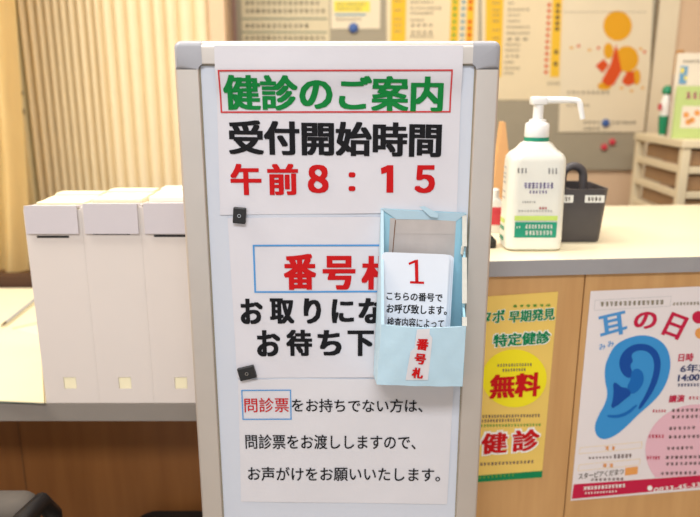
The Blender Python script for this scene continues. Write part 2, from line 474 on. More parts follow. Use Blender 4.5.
# ------------------------------------------------------------------ notice board on the back wall
YN = YW-.012
NBP = Plane(0, YN, 0)
x0 = NBP.sz(238, 60)[0]; x1 = NBP.sz(650.5, 60)[0]; zb = NBP.sz(600, 170)[1]
nbd = thing('notice_board', ((x0+x1)/2, YN, zb), 'long grey notice board on the back wall, covered with posters', 'notice board')
bm = NB(); box(bm, x0, x1, YN, YW-.0005, zb, 2.1); link('board_panel', bm, 'pinboard', nbd)
xq = NBP.sz(652.5, 60)[0]
bm = NB(); box(bm, x1+.001, xq, YN-.006, YW-.0005, zb, 2.1, .001); link('edge_trim', bm, 'darktrim', nbd)
bm = NB(); box(bm, x0-.012, x0-.001, YN-.004, YW-.0005, zb, 2.1, .001); link('edge_trim', bm, 'mauve', nbd)
x2 = NBP.sz(674, 60)[0]
bm = NB(); box(bm, xq+.001, x2, YW-.012, YW-.0005, 0, 2.3); struct(link('trim_2', bm, 'poster2'))
def poster(name, corners, m, label, d, cat='poster', group=None, pl=NBP):
    bm = NB(); pl.sheet(bm, corners, d, .0004, 4, 4); return tag(link(name, bm, m), label, cat, group)
# poster with ruled lines
pA = poster('poster', [(240, -45), (329, -45), (330, 66), (243, 66)], 'postertan', 'tan sheet with ruled grey lines, leftmost poster on the back board', .0012)
def f(bm):
    for y in (18, 31.5, 52): NBP.bar(bm, 242, y, 327, y+1.6, .002)
printed(NBP, pA, 'ruled_line', 'greenline', f)
def f(bm):
    for y, n in ((1, 14), (9, 15), (24, 12), (36, 15), (43, 11)): NBP.marks(bm, 245, y, 245+n*5.4, y+4, n, .002)
printed(NBP, pA, 'small_print', 'greyink', f)
pB = poster('poster', [(331, -42), (381, -42), (380, 29), (331, 29)], 'poster2', 'small ivory notice with a yellow block, held by a blue magnet', .0022)
printed(NBP, pB, 'yellow_block', 'lemon', lambda bm: NBP.bar(bm, 334, 1, 370, 12, .003))
printed(NBP, pB, 'teal_rule', 'steel', lambda bm: NBP.bar(bm, 335, 14, 366, 15.6, .003))
def f(bm):
    NBP.marks(bm, 337, 3, 366, 5.5, 8, .0034); NBP.marks(bm, 337, 7.5, 362, 10, 7, .0034); NBP.marks(bm, 336, 18, 362, 20.5, 7, .003)
printed(NBP, pB, 'small_print', 'greyink', f)
pC = poster('poster', [(386, -50), (479, -50), (478, 78), (387, 78)], 'poster', 'cream timetable poster with coloured dot columns, just above the sign', .0022)
for xa_, xb_ in ((391, 406), (450.5, 459), (466.5, 474)): printed(NBP, pC, 'yellow_column', 'yellow', lambda bm: NBP.bar(bm, xa_, -48, xb_, 75, .003))
def dots(x, ys, r=1.9):
    return lambda bm: [NBP.disc(bm, x-(y*.04), y, r, d=.0036, n=10) for y in ys]
ys = [2+6.6*k for k in range(11)]
printed(NBP, pC, 'green_dot', 'leaf', dots(455, ys)); printed(NBP, pC, 'blue_dot', 'steel', dots(463.5, ys)); printed(NBP, pC, 'orange_dot', 'vermilion', dots(470.6, [y for k, y in enumerate(ys) if k != 2], 2.2))
def f(bm):
    for k, y in enumerate([1, 7, 12, 19, 24, 31, 35, 42, 49, 56, 63, 70]): NBP.marks(bm, 410, y, 410+random.choice((14, 24, 32, 36)), y+2.6, random.choice((4, 6, 8)), .003)
    for y in (0, 9, 18, 24, 30, 42, 52, 62): NBP.marks(bm, 394, y, 402, y+2.4, 3, .0036)
printed(NBP, pC, 'small_print', 'greyink', f)
pD = poster('poster', [(481, -50), (567, -50), (560, 100), (482, 100)], 'poster', 'cream timetable poster with red dots and a yellow column, left of the picture calendar', .0022)
for q4 in ([(486, -48), (505, -48), (501, 77), (485, 77)], [(554, -48), (563.5, -48), (558.8, 77), (549.8, 77)]): printed(NBP, pD, 'yellow_column', 'yellow', lambda bm: NBP.sheet(bm, q4, .003, .0003, 1, 6))
def f(bm):
    for k in range(12): NBP.disc(bm, 549-.3*k, 5+6.1*k, 1.9, d=.003, n=10)
printed(NBP, pD, 'red_dot', 'vermilion', f)
printed(NBP, pD, 'black_dot', 'dot', lambda bm: [NBP.disc(bm, 557.9-.04*y, y, 2.1, d=.0036, n=10) for y in (5.5, 11.5, 17.5, 23.5, 29, 52, 64)])
def f(bm):
    for k, y in enumerate([2, 8.5, 14, 20, 26, 32, 38, 43.5, 49, 55, 61, 67, 72]):
        NBP.marks(bm, 508-.06*y, y, 508+random.choice((6, 12, 22, 30)), y+2.4, random.choice((3, 5, 7)), .003)
    for y in (2, 9, 14, 20, 29, 37): NBP.marks(bm, 492, y, 500, y+2.2, 3, .0036)
    NBP.marks(bm, 547, 82, 560, 85, 4, .003)
printed(NBP, pD, 'small_print', 'greyink', f)
pE = poster('calendar', [(565.5, -55), (655, -55), (647, 132), (558, 132)], 'poster2', 'ivory picture calendar with an orange and yellow figure, at the right end of the board', .0042, 'calendar')
def f(bm):
    NBP.disc(bm, 617, 26, 14.3, 15, .005); NBP.disc(bm, 626, 59, 12, 13, .0054, 20); NBP.disc(bm, 608, 51, 5, 8, .005, 16); NBP.disc(bm, 604, 86, 7, 4, .005, 16); NBP.disc(bm, 636, 77, 4, 8, .005, 16)
printed(NBP, pE, 'yellow_shape', 'amber', f)
def f(bm):
    NBP.poly(bm, [(615.5, 44), (621, 71), (613, 85), (606, 86), (601, 81), (610, 64)], .0062); NBP.poly(bm, [(595, 66), (603, 59), (608, 65), (602, 73)], .0058)
    NBP.poly(bm, [(621, 82), (626, 72), (633, 71), (634, 83), (627, 86)], .006)
    for x, y in ((578, 46), (650-6, 52), (598, 48), (634, 51)): NBP.disc(bm, x, y, 1.6, d=.005, n=8)
printed(NBP, pE, 'orange_shape', 'vermilion', f)
def f(bm):
    for x, y in ((571, 48), (589, 50), (640, 49), (621, 88), (631, 91), (642, 88)): NBP.disc(bm, x, y, 2, 1.2, .005, 8)
printed(NBP, pE, 'yellow_dash', 'amber', f)
def f(bm):
    NBP.bar(bm, 563, 12, 646, 12.5, .005); NBP.marks(bm, 566, 91, 610, 94, 9, .005); NBP.marks(bm, 566, 104, 590, 106.5, 6, .005)
    NBP.marks(bm, 583, 121, 600, 123.5, 4, .005); NBP.marks(bm, 611, 121, 636, 124, 6, .005); NBP.marks(bm, 583, 127, 600, 130, 4, .005)
printed(NBP, pE, 'small_print', 'greyink', f)
def round_magnet(px, py, r, m, label, d0, group=None):
    p = NBP.px(px, py, d0); bm = NB()
    prof = [(0, r), (.004, r), (.009, r*.8), (.011, r*.4)]
    tube(bm, [p-Vector((0, a, 0)) for a, _ in prof], [b for _, b in prof], 16)
    return tag(link('magnet', bm, m, smooth=True), label, 'magnet', group)
round_magnet(353.5, 28, .017, 'bluemag', 'blue magnet holding the small notice above the sign', .0024)
round_magnet(605, 123, .014, 'bluemag', 'small blue magnet near the bottom of the picture calendar', .0046)
round_magnet(604, 147, .012, 'redmag', 'lower left of the two red magnets on the bare grey board', .0004, 'red magnets')
round_magnet(612, 142, .012, 'redmag', 'upper right of the two red magnets on the bare grey board', .0004, 'red magnets')
# ------------------------------------------------------------------ drawer tower at right
c0 = P(684, 140.3, 1.86); ztop = c0.z
ux = Vector((.9988, -.05, 0)); vy = Vector((.05, .9988, 0))          # right face runs along ux; left face recedes
WT, DT = .30, .36
tw = thing('drawer_tower', (c0.x+.15, c0.y+.18, 0), 'cream drawer tower with smoky brown drawers, behind the counter at right', 'drawers')
def tp(a, b, z): return Vector((c0.x, c0.y, 0))+ux*a+vy*b+Vector((0, 0, z))
def tbox(bm, a0, a1, b0, b1, z0, z1, bev=0): box(bm, a0, a1, b0, b1, z0, z1, bev, fn=lambda c: tp(c.x, c.y, c.z))
bm = NB(); tbox(bm, -.004, WT+.004, -.004, DT+.004, ztop-.022, ztop, .003); link('top_panel', bm, 'drawerframe', tw)
for a, b in ((0, 0), (WT-.024, 0), (0, DT-.024), (WT-.024, DT-.024)):
    bm = NB(); tbox(bm, a, a+.024, b, b+.024, 0, ztop-.0225, .003); link('post', bm, 'drawerframe', tw)
pitch = .0705
for k in range(14):
    zt = ztop-.0225-k*pitch
    if zt-pitch < .01: break
    for q4 in ((.0245, WT-.0245, .002, .018), (.002, .018, .0245, DT-.0245), (WT-.018, WT-.002, .0245, DT-.0245)):
        bm = NB(); tbox(bm, *q4, zt-pitch, zt-pitch+.019, .002); link('rail', bm, 'drawerframe', tw)
    bm = NB(); tbox(bm, .028, WT-.028, .012, DT-.03, zt-pitch+.021, zt-.008, .004)
    d_ = link('drawer', bm, 'drawer', tw)
    bm = NB(); tbox(bm, .11, WT-.11, .002, .0115, zt-pitch+.03, zt-pitch+.042, .002); link('drawer_pull', bm, 'drawerframe', d_)
# things on the tower
def on_tower(px, dy): return None
p = P(662.5, 134, 2.06); p.z = ztop; YG = p.y
gb = thing('glue_bottle', p, 'slim white and green bottle with a green cap, standing on the drawer tower', 'bottle')
s = .9
bm = NB(); lathe(bm, [(.009, ztop+.001), (.012, ztop+.012), (.0155, ztop+.05), (.015, ztop+.100), (.009, ztop+.122)], p.x, p.y, 20); bb = link('body', bm, 'label', gb, smooth=True)
bm = NB(); lathe(bm, [(.0105, ztop+.004), (.0128, ztop+.012), (.0165, ztop+.055), (.0163, ztop+.060)], p.x, p.y, 20); link('lower_sleeve', bm, 'gluegreen', bb, smooth=True)
bm = NB(); lathe(bm, [(.010, ztop+.1225), (.0145, ztop+.128), (.0145, ztop+.138), (.010, ztop+.146), (.004, ztop+.149)], p.x, p.y, 20); link('cap', bm, 'gluegreen', gb, smooth=True)
bm = NB(); pp = Plane(p.x, p.y-.0165); pp.bar(bm, 658, 104, 662, 110, 0, 2); link('red_mark', bm, 'redmag', bb)
p = P(671.5, 135, 2.12); p.z = ztop
bm = NB(); box(bm, p.x-.011, p.x+.011, p.y, p.y+.012, ztop+.0005, P(671.5, 50, 2.12).z, .003); tag(link('wooden_ruler', bm, 'stick'), 'brown wooden stick standing upright behind the small green-capped bottle', 'stick')
p = P(675, 136, 2.0); p.z = ztop
bm = NB(); box(bm, p.x-.005, p.x+.005, p.y, p.y+.05, ztop+.0005, P(675, 74, 2.0).z, .002); tag(link('file_case', bm, 'mauve'), 'narrow mauve file standing on the drawer tower beside the booklets', 'file')
def booklet(m, Yb, xl, ytop, label):
    q = P(xl, ytop, Yb); zt = q.z; w = .18
    t = thing('booklet', (q.x+w/2, Yb, ztop), label, 'booklet', 'booklets on the drawer tower')
    bm = NB(); box(bm, q.x, q.x+w, Yb, Yb+.006, ztop+.0005, zt); link('cover', bm, m, t)
    bm = NB(); box(bm, q.x+.001, q.x+w-.001, Yb+.0065, Yb+.012, ztop+.0005, zt-.002); link('pages', bm, 'creamwhite', t)
    return t, Plane(0, Yb)
t1, pl1 = booklet('mag1', 1.962, 678.5, 53, 'white booklet with a small coloured picture, standing behind the green one')
printed(pl1, t1, 'picture', 'skyp', lambda bm: pl1.bar(bm, 679.5, 66, 687, 84, .0008))
printed(pl1, t1, 'picture_accent', 'lemon', lambda bm: (pl1.bar(bm, 680.5, 68, 684, 73, .0013), pl1.bar(bm, 684, 76, 686.5, 80, .0013)))
printed(pl1, t1, 'title_print', 'greyink', lambda bm: pl1.marks(bm, 683, 60, 700, 63, 5, .0008))
t2, pl2 = booklet('mag2', 1.935, 677.5, 86, 'green booklet with a pink title, front one on the drawer tower')
printed(pl2, t2, 'title_print', 'pink', lambda bm: pl2.marks(bm, 685, 92, 712, 99, 4, .0008, gap=.1))
printed(pl2, t2, 'picture', 'mag1', lambda bm: pl2.bar(bm, 681, 106, 710, 128, .0008))
printed(pl2, t2, 'picture_accent', 'peach', lambda bm: [pl2.disc(bm, x, y, 3, d=.0013, n=12) for x, y in ((686, 115), (692, 120), (697, 113), (688, 122))])
# ================================================================== BOTTLE, CADDY and small things on the counter
bx, by = .322*1.03+.012, 1.135
q = PZ(533, 243, ZC); bx, by = P(531.0, 205, 1.13).x, 1.13
hb = thing('sanitizer_bottle', (bx, by, ZC), 'square milky hand sanitizer bottle with white pump and green label on the counter', 'bottle')
z = ZC+.0006; w, wd_ = .0468, .032; by = PZ(520, 251.5, ZC).y+wd_; hb.location.y = by; ORG[hb.name] = Vector((bx, by, ZC))
bm = NB()
zsh = P(533, 152, by).z; zn = P(533, 141, by).z
kb = 1.04
loft(bm, [(z, w*kb-.006, wd_*kb-.006, .012), (z+.004, w*kb-.001, wd_*kb-.001, .015), (z+.02, w*kb, wd_*kb, .016), (zsh-.014, w, wd_, .016), (zsh-.007, w-.0012, wd_-.001, .017), (zsh-.001, w-.005, wd_-.003, .018), (zsh+.006, w-.014, wd_-.006, .02), (zn-.003, .026, .0235, .0234), (zn, .0215, .0215, .0213)], bx, by)
bod = link('bottle_body', bm, 'bottle', hb, smooth=True)
def zz(y): return P(533, y, by).z
bm = NB(); lathe(bm, [(.0195, zn+.0002), (.0205, zn+.001), (.0205, zz(137.2))], bx, by); link('green_ring', bm, 'tgreen', hb, smooth=True)
bm = NB(); lathe(bm, [(.0195, zz(137)), (.0203, zz(136)), (.0197, zz(124.5)), (.018, zz(123)), (.0145, zz(122)), (.0135, zz(119.5)), (.011, zz(119))], bx, by); col = link('pump_collar', bm, 'pump', hb, smooth=True)
bm = NB(); lathe(bm, [(.0085, zz(118.9)), (.0085, zz(105))], bx, by); link('pump_stem', bm, 'pump', hb, smooth=True)
bm = NB()
hz0, hz1 = zz(104.8), zz(97); sx = P(580, 100, by-.02).x
box(bm, bx-.0135, bx+.012, by-.011, by+.011, hz0, hz1+.001, .003)
zc = (hz0+hz1)/2+.001
tube(bm, [(bx+.005, by, zc), (bx+.04, by-.004, zc+.0005), (sx-.004, by-.008, zc), (sx+.001, by-.009, zc-.0015), (sx+.004, by-.0095, zc-.006), (sx+.0065, by-.010, zc-.016), (sx+.010, by-.0105, zc-.030)], [.0062, .0055, .005, .005, .005, .0046, .0042], 12)
link('pump_head', bm, 'pump', hb, smooth=True)
BF = Plane(bx, by-wd_*1.04-.0002, 0)
lab = printed(BF, bod, 'label_band', 'tgreen', lambda bm: BF.bar(bm, 514.5, 222, 556.5, 237.5, .0006))
printed(BF, bod, 'lime_band', 'lime', lambda bm: BF.bar(bm, 514.5, 215.8, 557.5, 220.5, .0006))
def f(bm): BF.marks(bm, 525, 224.5, 553, 228.5, 9, .001, gap=.15); BF.marks(bm, 525, 230.5, 553, 235, 8, .001, gap=.15); BF.marks(bm, 516, 226, 521, 228, 2, .001)
printed(BF, lab, 'white_print', 'pwhite', f)
def f(bm): BF.marks(bm, 524, 182.5, 554, 188.5, 8, .0006, gap=.12); BF.marks(bm, 529, 190.5, 548, 193.5, 6, .0006)
printed(BF, bod, 'violet_print', 'violet', f)
def f(bm): BF.marks(bm, 517, 168, 528, 173, 3, .0006); BF.marks(bm, 548, 168, 558, 174, 3, .0006); BF.marks(bm, 522, 201, 536, 203, 6, .0006); BF.marks(bm, 518, 210, 553, 212, 12, .0006)
printed(BF, bod, 'grey_print', 'palegrey', f)
printed(BF, bod, 'red_print', 'redmag', lambda bm: BF.marks(bm, 539, 207, 547, 209.2, 3, .0006, gap=.1))
SFp = lambda y, zq, d=.0006: Vector((bx-w*1.04-d, by+y*.55, zq))
def side(y0, y1, p0, p1):
    return [SFp(y0, zz(p0)), SFp(y1, zz(p0)), SFp(y1, zz(p1)), SFp(y0, zz(p1))]
bm = NB(); face(bm, side(.028, -.026, 217.5, 222)); link('side_lime_band', bm, 'lime', bod)
for ya_ in (225, 235):
    bm = NB(); face(bm, side(.028, -.024, ya_, ya_+4)); link('side_green_band', bm, 'tgreen', bod)
bm = NB()
for yy in (166, 172, 176, 181, 190, 196): face(bm, side(.02, -.015, yy, yy+1.8))
link('side_print', bm, 'palegrey', bod)
# caddy
fc = PZ(603, 243.2, ZC); yf = max(fc.y, by+wd_*1.04+.004); xr = fc.x+.003; xl = P(538, 243.2, yf).x; zr = P(600, 189, yf).z
cad = thing('caddy', ((xl+xr)/2, yf+.06, ZC), 'charcoal plastic caddy with a loop handle and small white labels, behind the sanitizer bottle', 'caddy')
cx, cy, hx, hy = (xl+xr)/2, yf+.055, (xr-xl)/2, .055
bm = NB(); z = ZC+.0005
outer = [(z, hx-.006, hy-.004, .012), (z+.004, hx-.004, hy-.002, .014), (zr, hx+.003, hy+.003, .016)]
inner = [(zr, hx-.0005, hy-.0005, .014), (z+.006, hx-.008, hy-.006, .012)]
loft(bm, outer+inner, cx, cy); tub = link('tub', bm, 'caddy', cad, smooth=True)
bm = NB(); box(bm, cx-.0015, cx+.0015, cy-hy+.007, cy+hy-.007, z+.007, zr-.004); link('divider', bm, 'caddy', cad)
bm = NB()
hc = P(572.5, 180, cy).x; zt_ = P(572, 166, cy).z; hw = .019
path = [(hc-hw, cy, zr-.03), (hc-hw, cy, zt_-.02)]+[(hc+hw*math.cos(math.radians(a)), cy, zt_-.018+.018*math.sin(math.radians(a))) for a in range(180, -1, -20)]+[(hc+hw, cy, zt_-.02), (hc+hw+.004, cy, zr-.03)]
tube(bm, path, .0078, 12); link('handle', bm, 'caddy', cad, smooth=True)
CF = Plane(cx, cy-hy-.0008, 0)
for a, b in ((556, 573), (584.5, 604)):
    lb = printed(CF, tub, 'label', 'label', lambda bm: CF.bar(bm, a, 195, b, 202.5, .0022))
    printed(CF, lb, 'label_print', 'dot', lambda bm: CF.marks(bm, a+2.5, 196.8, b-2.5, 200.8, 4, .0027))
# red and white packet, dark tape dispenser and orange card by the bottle
q = PZ(495, 234, ZC)
pk = thing('small_bottle', q+Vector((0, .02, 0)), 'small red and white bottle half hidden between the sign and the sanitizer', 'bottle')
bm = NB(); loft(bm, [(ZC+.0005, .017, .012, .006), (ZC+.055, .017, .012, .006), (ZC+.066, .010, .010, .0095)], q.x, q.y+.02); b1 = link('body', bm, 'label', pk, smooth=True)
bm = NB(); loft(bm, [(ZC+.016, .0176, .0126, .006), (ZC+.050, .0176, .0126, .006)], q.x, q.y+.02); link('red_sleeve', bm, 'redpack', b1, smooth=True)
bm = NB(); lathe(bm, [(.008, ZC+.0662), (.008, ZC+.082), (.006, ZC+.084)], q.x, q.y+.02, 18); link('cap', bm, 'pump', pk, smooth=True)
q = PZ(492, 248, ZC)
bm = NB(); loft(bm, [(ZC+.0005, .012, .022, .009), (ZC+.012, .012, .022, .009), (ZC+.019, .006, .015, .0055)], q.x-.004, q.y+.018); tag(link('paperweight', bm, 'plastic', smooth=True), 'small black rounded object on the counter, left of the sanitizer bottle', 'object')
q = PZ(500, 213, ZC)
bm = NB(); yq = 1.34; a = P(488, 214, yq); b = P(517, 214, yq); t = P(504, 122, yq)
prism(bm, [(a.x, yq, ZC+.0005), (b.x, yq, ZC+.0005), (t.x+.003, yq, t.z), (t.x-.003, yq, t.z)], (0, .03, 0)); tag(link('card_stand', bm, 'orangecard'), 'orange tapering card stand behind the sanitizer bottle', 'stand')
# ================================================================== POSTERS on the counter front
FP = Plane(*(FR.o-FR.n*(DF-.0006)).xy, TH)
bm = NB(); FP.sheet(bm, [(418, 301), (558, 291.5), (541.5, 477.5), (412, 487)], .0008, .0004, 10, 10)
yp = tag(link('poster', bm, 'yposter'), 'yellow health check poster on the wood counter front, beside the sign', 'poster')
printed(FP, yp, 'yellow_disc', 'ycircle', lambda bm: FP.disc(bm, 514, 378, 32.5, 29, .0014, 40))
printed(FP, yp, 'white_halo', 'pwhite', lambda bm: (FP.text(bm, '早期発見', 508, 308.5, 555, 321.5, .06, -2, d=.0013), FP.text(bm, 'メタボ', 466, 310, 505, 324, .06, -2, d=.0013), FP.text(bm, '特定健診', 492, 331, 551, 346, .08, -2, d=.0013), FP.text(bm, '健', 479, 430, 508.5, 455, .075, -1, d=.0013), FP.text(bm, '診', 510.5, 427, 540.5, 452.5, .075, -1, d=.0013)))
printed(FP, yp, 'green_lettering', 'pgreen', lambda bm: (FP.text(bm, '早期発見', 508.5, 309, 554.5, 321, .035, -2, d=.0018), FP.text(bm, 'メタボ', 467, 310.5, 504.5, 323.5, .035, -2, d=.0018), FP.text(bm, '特定健診', 493, 332, 550, 345, .04, -2, d=.0018)))
printed(FP, yp, 'red_lettering', 'red', lambda bm: (FP.text(bm, '無料', 489.5, 373, 540, 397, .04, -1, d=.0022), FP.text(bm, '健', 481, 432, 507, 453, .035, -1, d=.0022), FP.text(bm, '診', 512, 429, 539, 450.5, .035, -1, d=.0022)))
def f(bm):
    FP.marks(bm, 497, 363, 532, 366, 13, .002, -1); FP.marks(bm, 502, 368, 526, 371, 9, .002, -1)
    FP.marks(bm, 482, 414, 540, 417, 20, .002, -1); FP.marks(bm, 481, 418.5, 521, 421.5, 14, .002, -1); FP.marks(bm, 476, 461, 534, 464, 16, .002, -3)
printed(FP, yp, 'small_print', 'softink', f)
printed(FP, yp, 'small_green_print', 'leaf', lambda bm: (FP.marks(bm, 480, 423.5, 541, 426, 20, .002, -1), FP.marks(bm, 512, 304, 552, 306.5, 6, .002, -1)))
printed(FP, yp, 'green_band', 'pgreen', lambda bm: FP.sheet(bm, [(414, 480), (542.2, 470.5), (541.6, 477), (412.5, 486.5)], .0014, .0003, 4, 1))
printed(FP, yp, 'band_print', 'leaf', lambda bm: FP.marks(bm, 478, 474.2, 515, 477, 9, .0018, -3))
# ear day poster
bm = NB(); FP.sheet(bm, [(590.5, 291), (742, 284.5), (712, 488.5), (570.5, 500.5)], .0008, .0004, 10, 10)
ep = tag(link('poster', bm, 'eposter'), 'white poster with a big blue ear on the wood counter front at right', 'poster')
Z8 = lambda L: [(560+x/2.25, 280+y/2.25) for x, y in L]
def smooth_poly(L, it=2):
    for _ in range(it):
        o = []
        for i in range(len(L)):
            a, b = L[i], L[(i+1) % len(L)]
            o += [(a[0]*.75+b[0]*.25, a[1]*.75+b[1]*.25), (a[0]*.25+b[0]*.75, a[1]*.25+b[1]*.75)]
        L = o
    return L
ear = Z8([(108, 172), (122, 146), (150, 130), (185, 122), (218, 130), (240, 150), (249, 182), (244, 218), (228, 252), (204, 278), (175, 302), (150, 328), (125, 349), (100, 359), (82, 352), (76, 330), (86, 303), (100, 280), (107, 255), (100, 225), (100, 195)])
printed(FP, ep, 'ear_shape', 'ear', lambda bm: FP.poly(bm, smooth_poly(ear), .0014))
def f(bm):
    FP.poly(bm, smooth_poly(Z8([(133, 200), (132, 175), (148, 152), (175, 141), (205, 146), (224, 168), (226, 200), (214, 240), (195, 270), (178, 292), (174, 286), (192, 256), (206, 222), (212, 192), (206, 168), (190, 157), (170, 158), (158, 168), (164, 182), (156, 190), (162, 206), (158, 220), (146, 218)])), .0018)
    FP.poly(bm, smooth_poly(Z8([(118, 228), (128, 232), (136, 240), (152, 242), (160, 256), (146, 266), (130, 280), (112, 290), (120, 258)]), 1), .0022)
printed(FP, ep, 'ear_fold', 'eardark', f)
def f(bm):
    FP.poly(bm, smooth_poly(Z8([(158, 206), (172, 196), (186, 206), (188, 228), (176, 248), (158, 258), (148, 240), (158, 224)])), .002)
    FP.poly(bm, smooth_poly(Z8([(104, 302), (128, 303), (150, 295), (170, 278), (174, 282), (152, 303), (128, 310), (106, 308)])), .0018)
printed(FP, ep, 'ear_inner', 'earmid', f)
def f(bm): FP.text(bm, '耳', 599, 313, 626, 336, .03, rot=12, d=.0016); FP.text(bm, 'み', 598.5, 343.5, 605, 349.5, .01, rot=20); FP.text(bm, 'み', 607, 340.5, 613.5, 346.5, .01, rot=20)
printed(FP, ep, 'blue_lettering', 'blue', f)
def f(bm): FP.text(bm, 'の', 633.5, 311.5, 656.5, 328.5, .03, rot=0); FP.text(bm, '日', 665, 314, 684, 337.5, .03, rot=-21)
printed(FP, ep, 'red_lettering', 'crimson', f)
printed(FP, ep, 'red_badge', 'crimson', lambda bm: FP.disc(bm, 698, 317, 6.3, 6.3, .0014)); printed(FP, ep, 'orange_badge', 'peach', lambda bm: FP.disc(bm, 700, 333, 5.5, 5.5, .0014))
printed(FP, ep, 'header_frame', 'palegrey', lambda bm: FP.frame(bm, 594.5, 298, 670, 308, .0006, dy=-2))
def f(bm): FP.marks(bm, 600, 300.5, 664, 305, 14, .002, -2); FP.marks(bm, 672, 301.5, 720, 304.5, 14, .002, -1)
printed(FP, ep, 'header_print', 'greyink', f)
printed(FP, ep, 'pink_disc', 'rosepink', lambda bm: FP.poly(bm, [(x, y) for x, y in [(698+53*math.cos(2*math.pi*k/60), 450+46*math.sin(2*math.pi*k/60)) for k in range(60)] if y < 479.5-(x-645)*.06], .0013))
printed(FP, ep, 'crimson_lettering', 'crimson', lambda bm: (FP.text(bm, '日時', 678, 353, 693, 361, .03), FP.text(bm, '講演', 668.5, 394.5, 684, 402, .03), FP.marks(bm, 688, 396, 706, 399, 5, .002), FP.marks(bm, 652, 409, 666, 412, 5, .002), FP.marks(bm, 648, 434, 664, 437.5, 5, .002), FP.marks(bm, 646, 455.5, 660, 459, 5, .002)))
printed(FP, ep, 'navy_lettering', 'navy', lambda bm: (FP.text(bm, '6年3', 680, 363.5, 703, 372, .02), FP.text(bm, '14:00', 677.5, 374, 699, 380.5, .03), FP.marks(bm, 677, 383, 702, 386, 8, .002)))
def f(bm):
    for x, y, n in ((671, 408, 9), (671, 414.5, 8), (668, 426, 6), (668, 434.5, 9), (666, 446, 6), (665, 455, 9), (665, 461.5, 8), (660, 471, 8)): FP.marks(bm, x, y, x+n*4.6, y+3, n, .002, -1)
    FP.marks(bm, 588, 456, 612, 458, 7, .002, -1); FP.marks(bm, 613, 453.5, 632, 457.5, 5, .002, -1); FP.marks(bm, 590, 477.5, 624, 480, 8, .002, -1)
printed(FP, ep, 'small_print', 'softink', f)
printed(FP, ep, 'venue_lettering', 'dot', lambda bm: FP.text(bm, 'スターピアくだまつ', 578.5, 470.5, 623, 476.5, .015, -3))
printed(FP, ep, 'pale_frame', 'yposter', lambda bm: (FP.frame(bm, 579.5, 444.5, 641, 450.5, .0005, dy=-3), FP.frame(bm, 578.5, 461.5, 639, 467.5, .0005, dy=-3)))
printed(FP, ep, 'orange_print', 'peach', lambda bm: (FP.marks(bm, 604, 445.8, 617, 449.4, 2, .002, gap=.5), FP.marks(bm, 602, 463, 615, 466.6, 2, .002, gap=.5), FP.sheet(bm, [(625, 467.5), (637.5, 466), (637, 473.5), (624.5, 475)], .0018, .0003, 2, 2)))
bd = printed(FP, ep, 'crimson_band', 'crimson', lambda bm: FP.sheet(bm, [(573.5, 484), (714, 474), (713, 485.5), (571.5, 498.5)], .0015, .0003, 6, 2))
printed(FP, bd, 'white_print', 'pwhite', lambda bm: (FP.marks(bm, 583, 484.5, 625, 488, 12, .0022, -3, gap=.05), FP.marks(bm, 584, 490.5, 617, 492.5, 11, .0022, -2), FP.text(bm, '0833-45-333', 653.5, 484, 704, 488.6, .01, -3.5, d=.0022), FP.disc(bm, 649.3, 487.4, 2.6, 2.6, .0022, 14)))
# ================================================================== SIGN STAND
YB = .85
BP = Plane(0, YB)                           # front of the rails
xL = BP.sz(173.8, 60)[0]; xR = BP.sz(500.8, 60)[0]; zT = BP.sz(337, 40.5)[1]; zB = .30
rw = BP.sz(198, 60)[0]-xL; RH = zT-BP.sz(300, 64.3)[1]
sg = thing('sign_stand', ((xL+xR)/2, YB, 0), 'upright white notice stand with silver rails and grey corner caps in the foreground', 'sign stand')
IN = .006                                   # the panel lies this much behind the rails
DEP = .024
bm = NB(); box(bm, xL+rw*.6, xR-rw*.6, YB+IN, YB+IN+.008, zB+rw*.6, zT-rw*.6); link('board_panel', bm, 'board', sg)
cw = BP.sz(201.5, 55)[0]-xL; chh = zT-BP.sz(180, 69.5)[1]
for (a, b) in ((xL, xL+rw), (xR-rw, xR)):
    o_ = a if a == xL else b; sg_ = 1 if a == xL else -1; k_ = .004
    pr = [(o_+sg_*(k_-k_*math.sin(math.radians(t))), YB+k_-k_*math.cos(math.radians(t))) for t in range(90, -1, -15)]+[(o_+sg_*(rw-.001), YB), (o_+sg_*rw, YB+.001), (o_+sg_*rw, YB+DEP), (o_, YB+DEP)]
    bm = NB(); prism(bm, [(x, y, zB+chh) for x, y in pr], (0, 0, zT-zB-2*chh)); bmesh.ops.recalc_face_normals(bm, faces=bm.faces); link('side_rail', bm, 'rail', sg, smooth=True)
for o_, sg_ in ((zT, -1), (zB, 1)):
    k_ = .0085
    pr = [(YB+k_-k_*math.cos(math.radians(t)), o_+sg_*(k_-k_*math.sin(math.radians(t)))) for t in range(90, -1, -10)]+[(YB, o_+sg_*(RH-.001)), (YB+.001, o_+sg_*RH), (YB+DEP, o_+sg_*RH), (YB+DEP, o_)]
    bm = NB(); prism(bm, [(xL+cw, y, z_) for y, z_ in pr], (xR-xL-2*cw, 0, 0)); bmesh.ops.recalc_face_normals(bm, faces=bm.faces); link('cross_rail', bm, 'rail', sg, smooth=True)
bm = NB(); g_ = .0013
for a, b, c_, d_ in ((xL+rw, xL+rw+g_, zB+RH, zT-RH), (xR-rw-g_, xR-rw, zB+RH, zT-RH), (xL+rw, xR-rw, zT-RH-g_, zT-RH), (xL+rw, xR-rw, zB+RH, zB+RH+g_)): box(bm, a, b, YB+IN-.0016, YB+IN-.0001, c_, d_)
link('gasket', bm, 'greyink', sg)
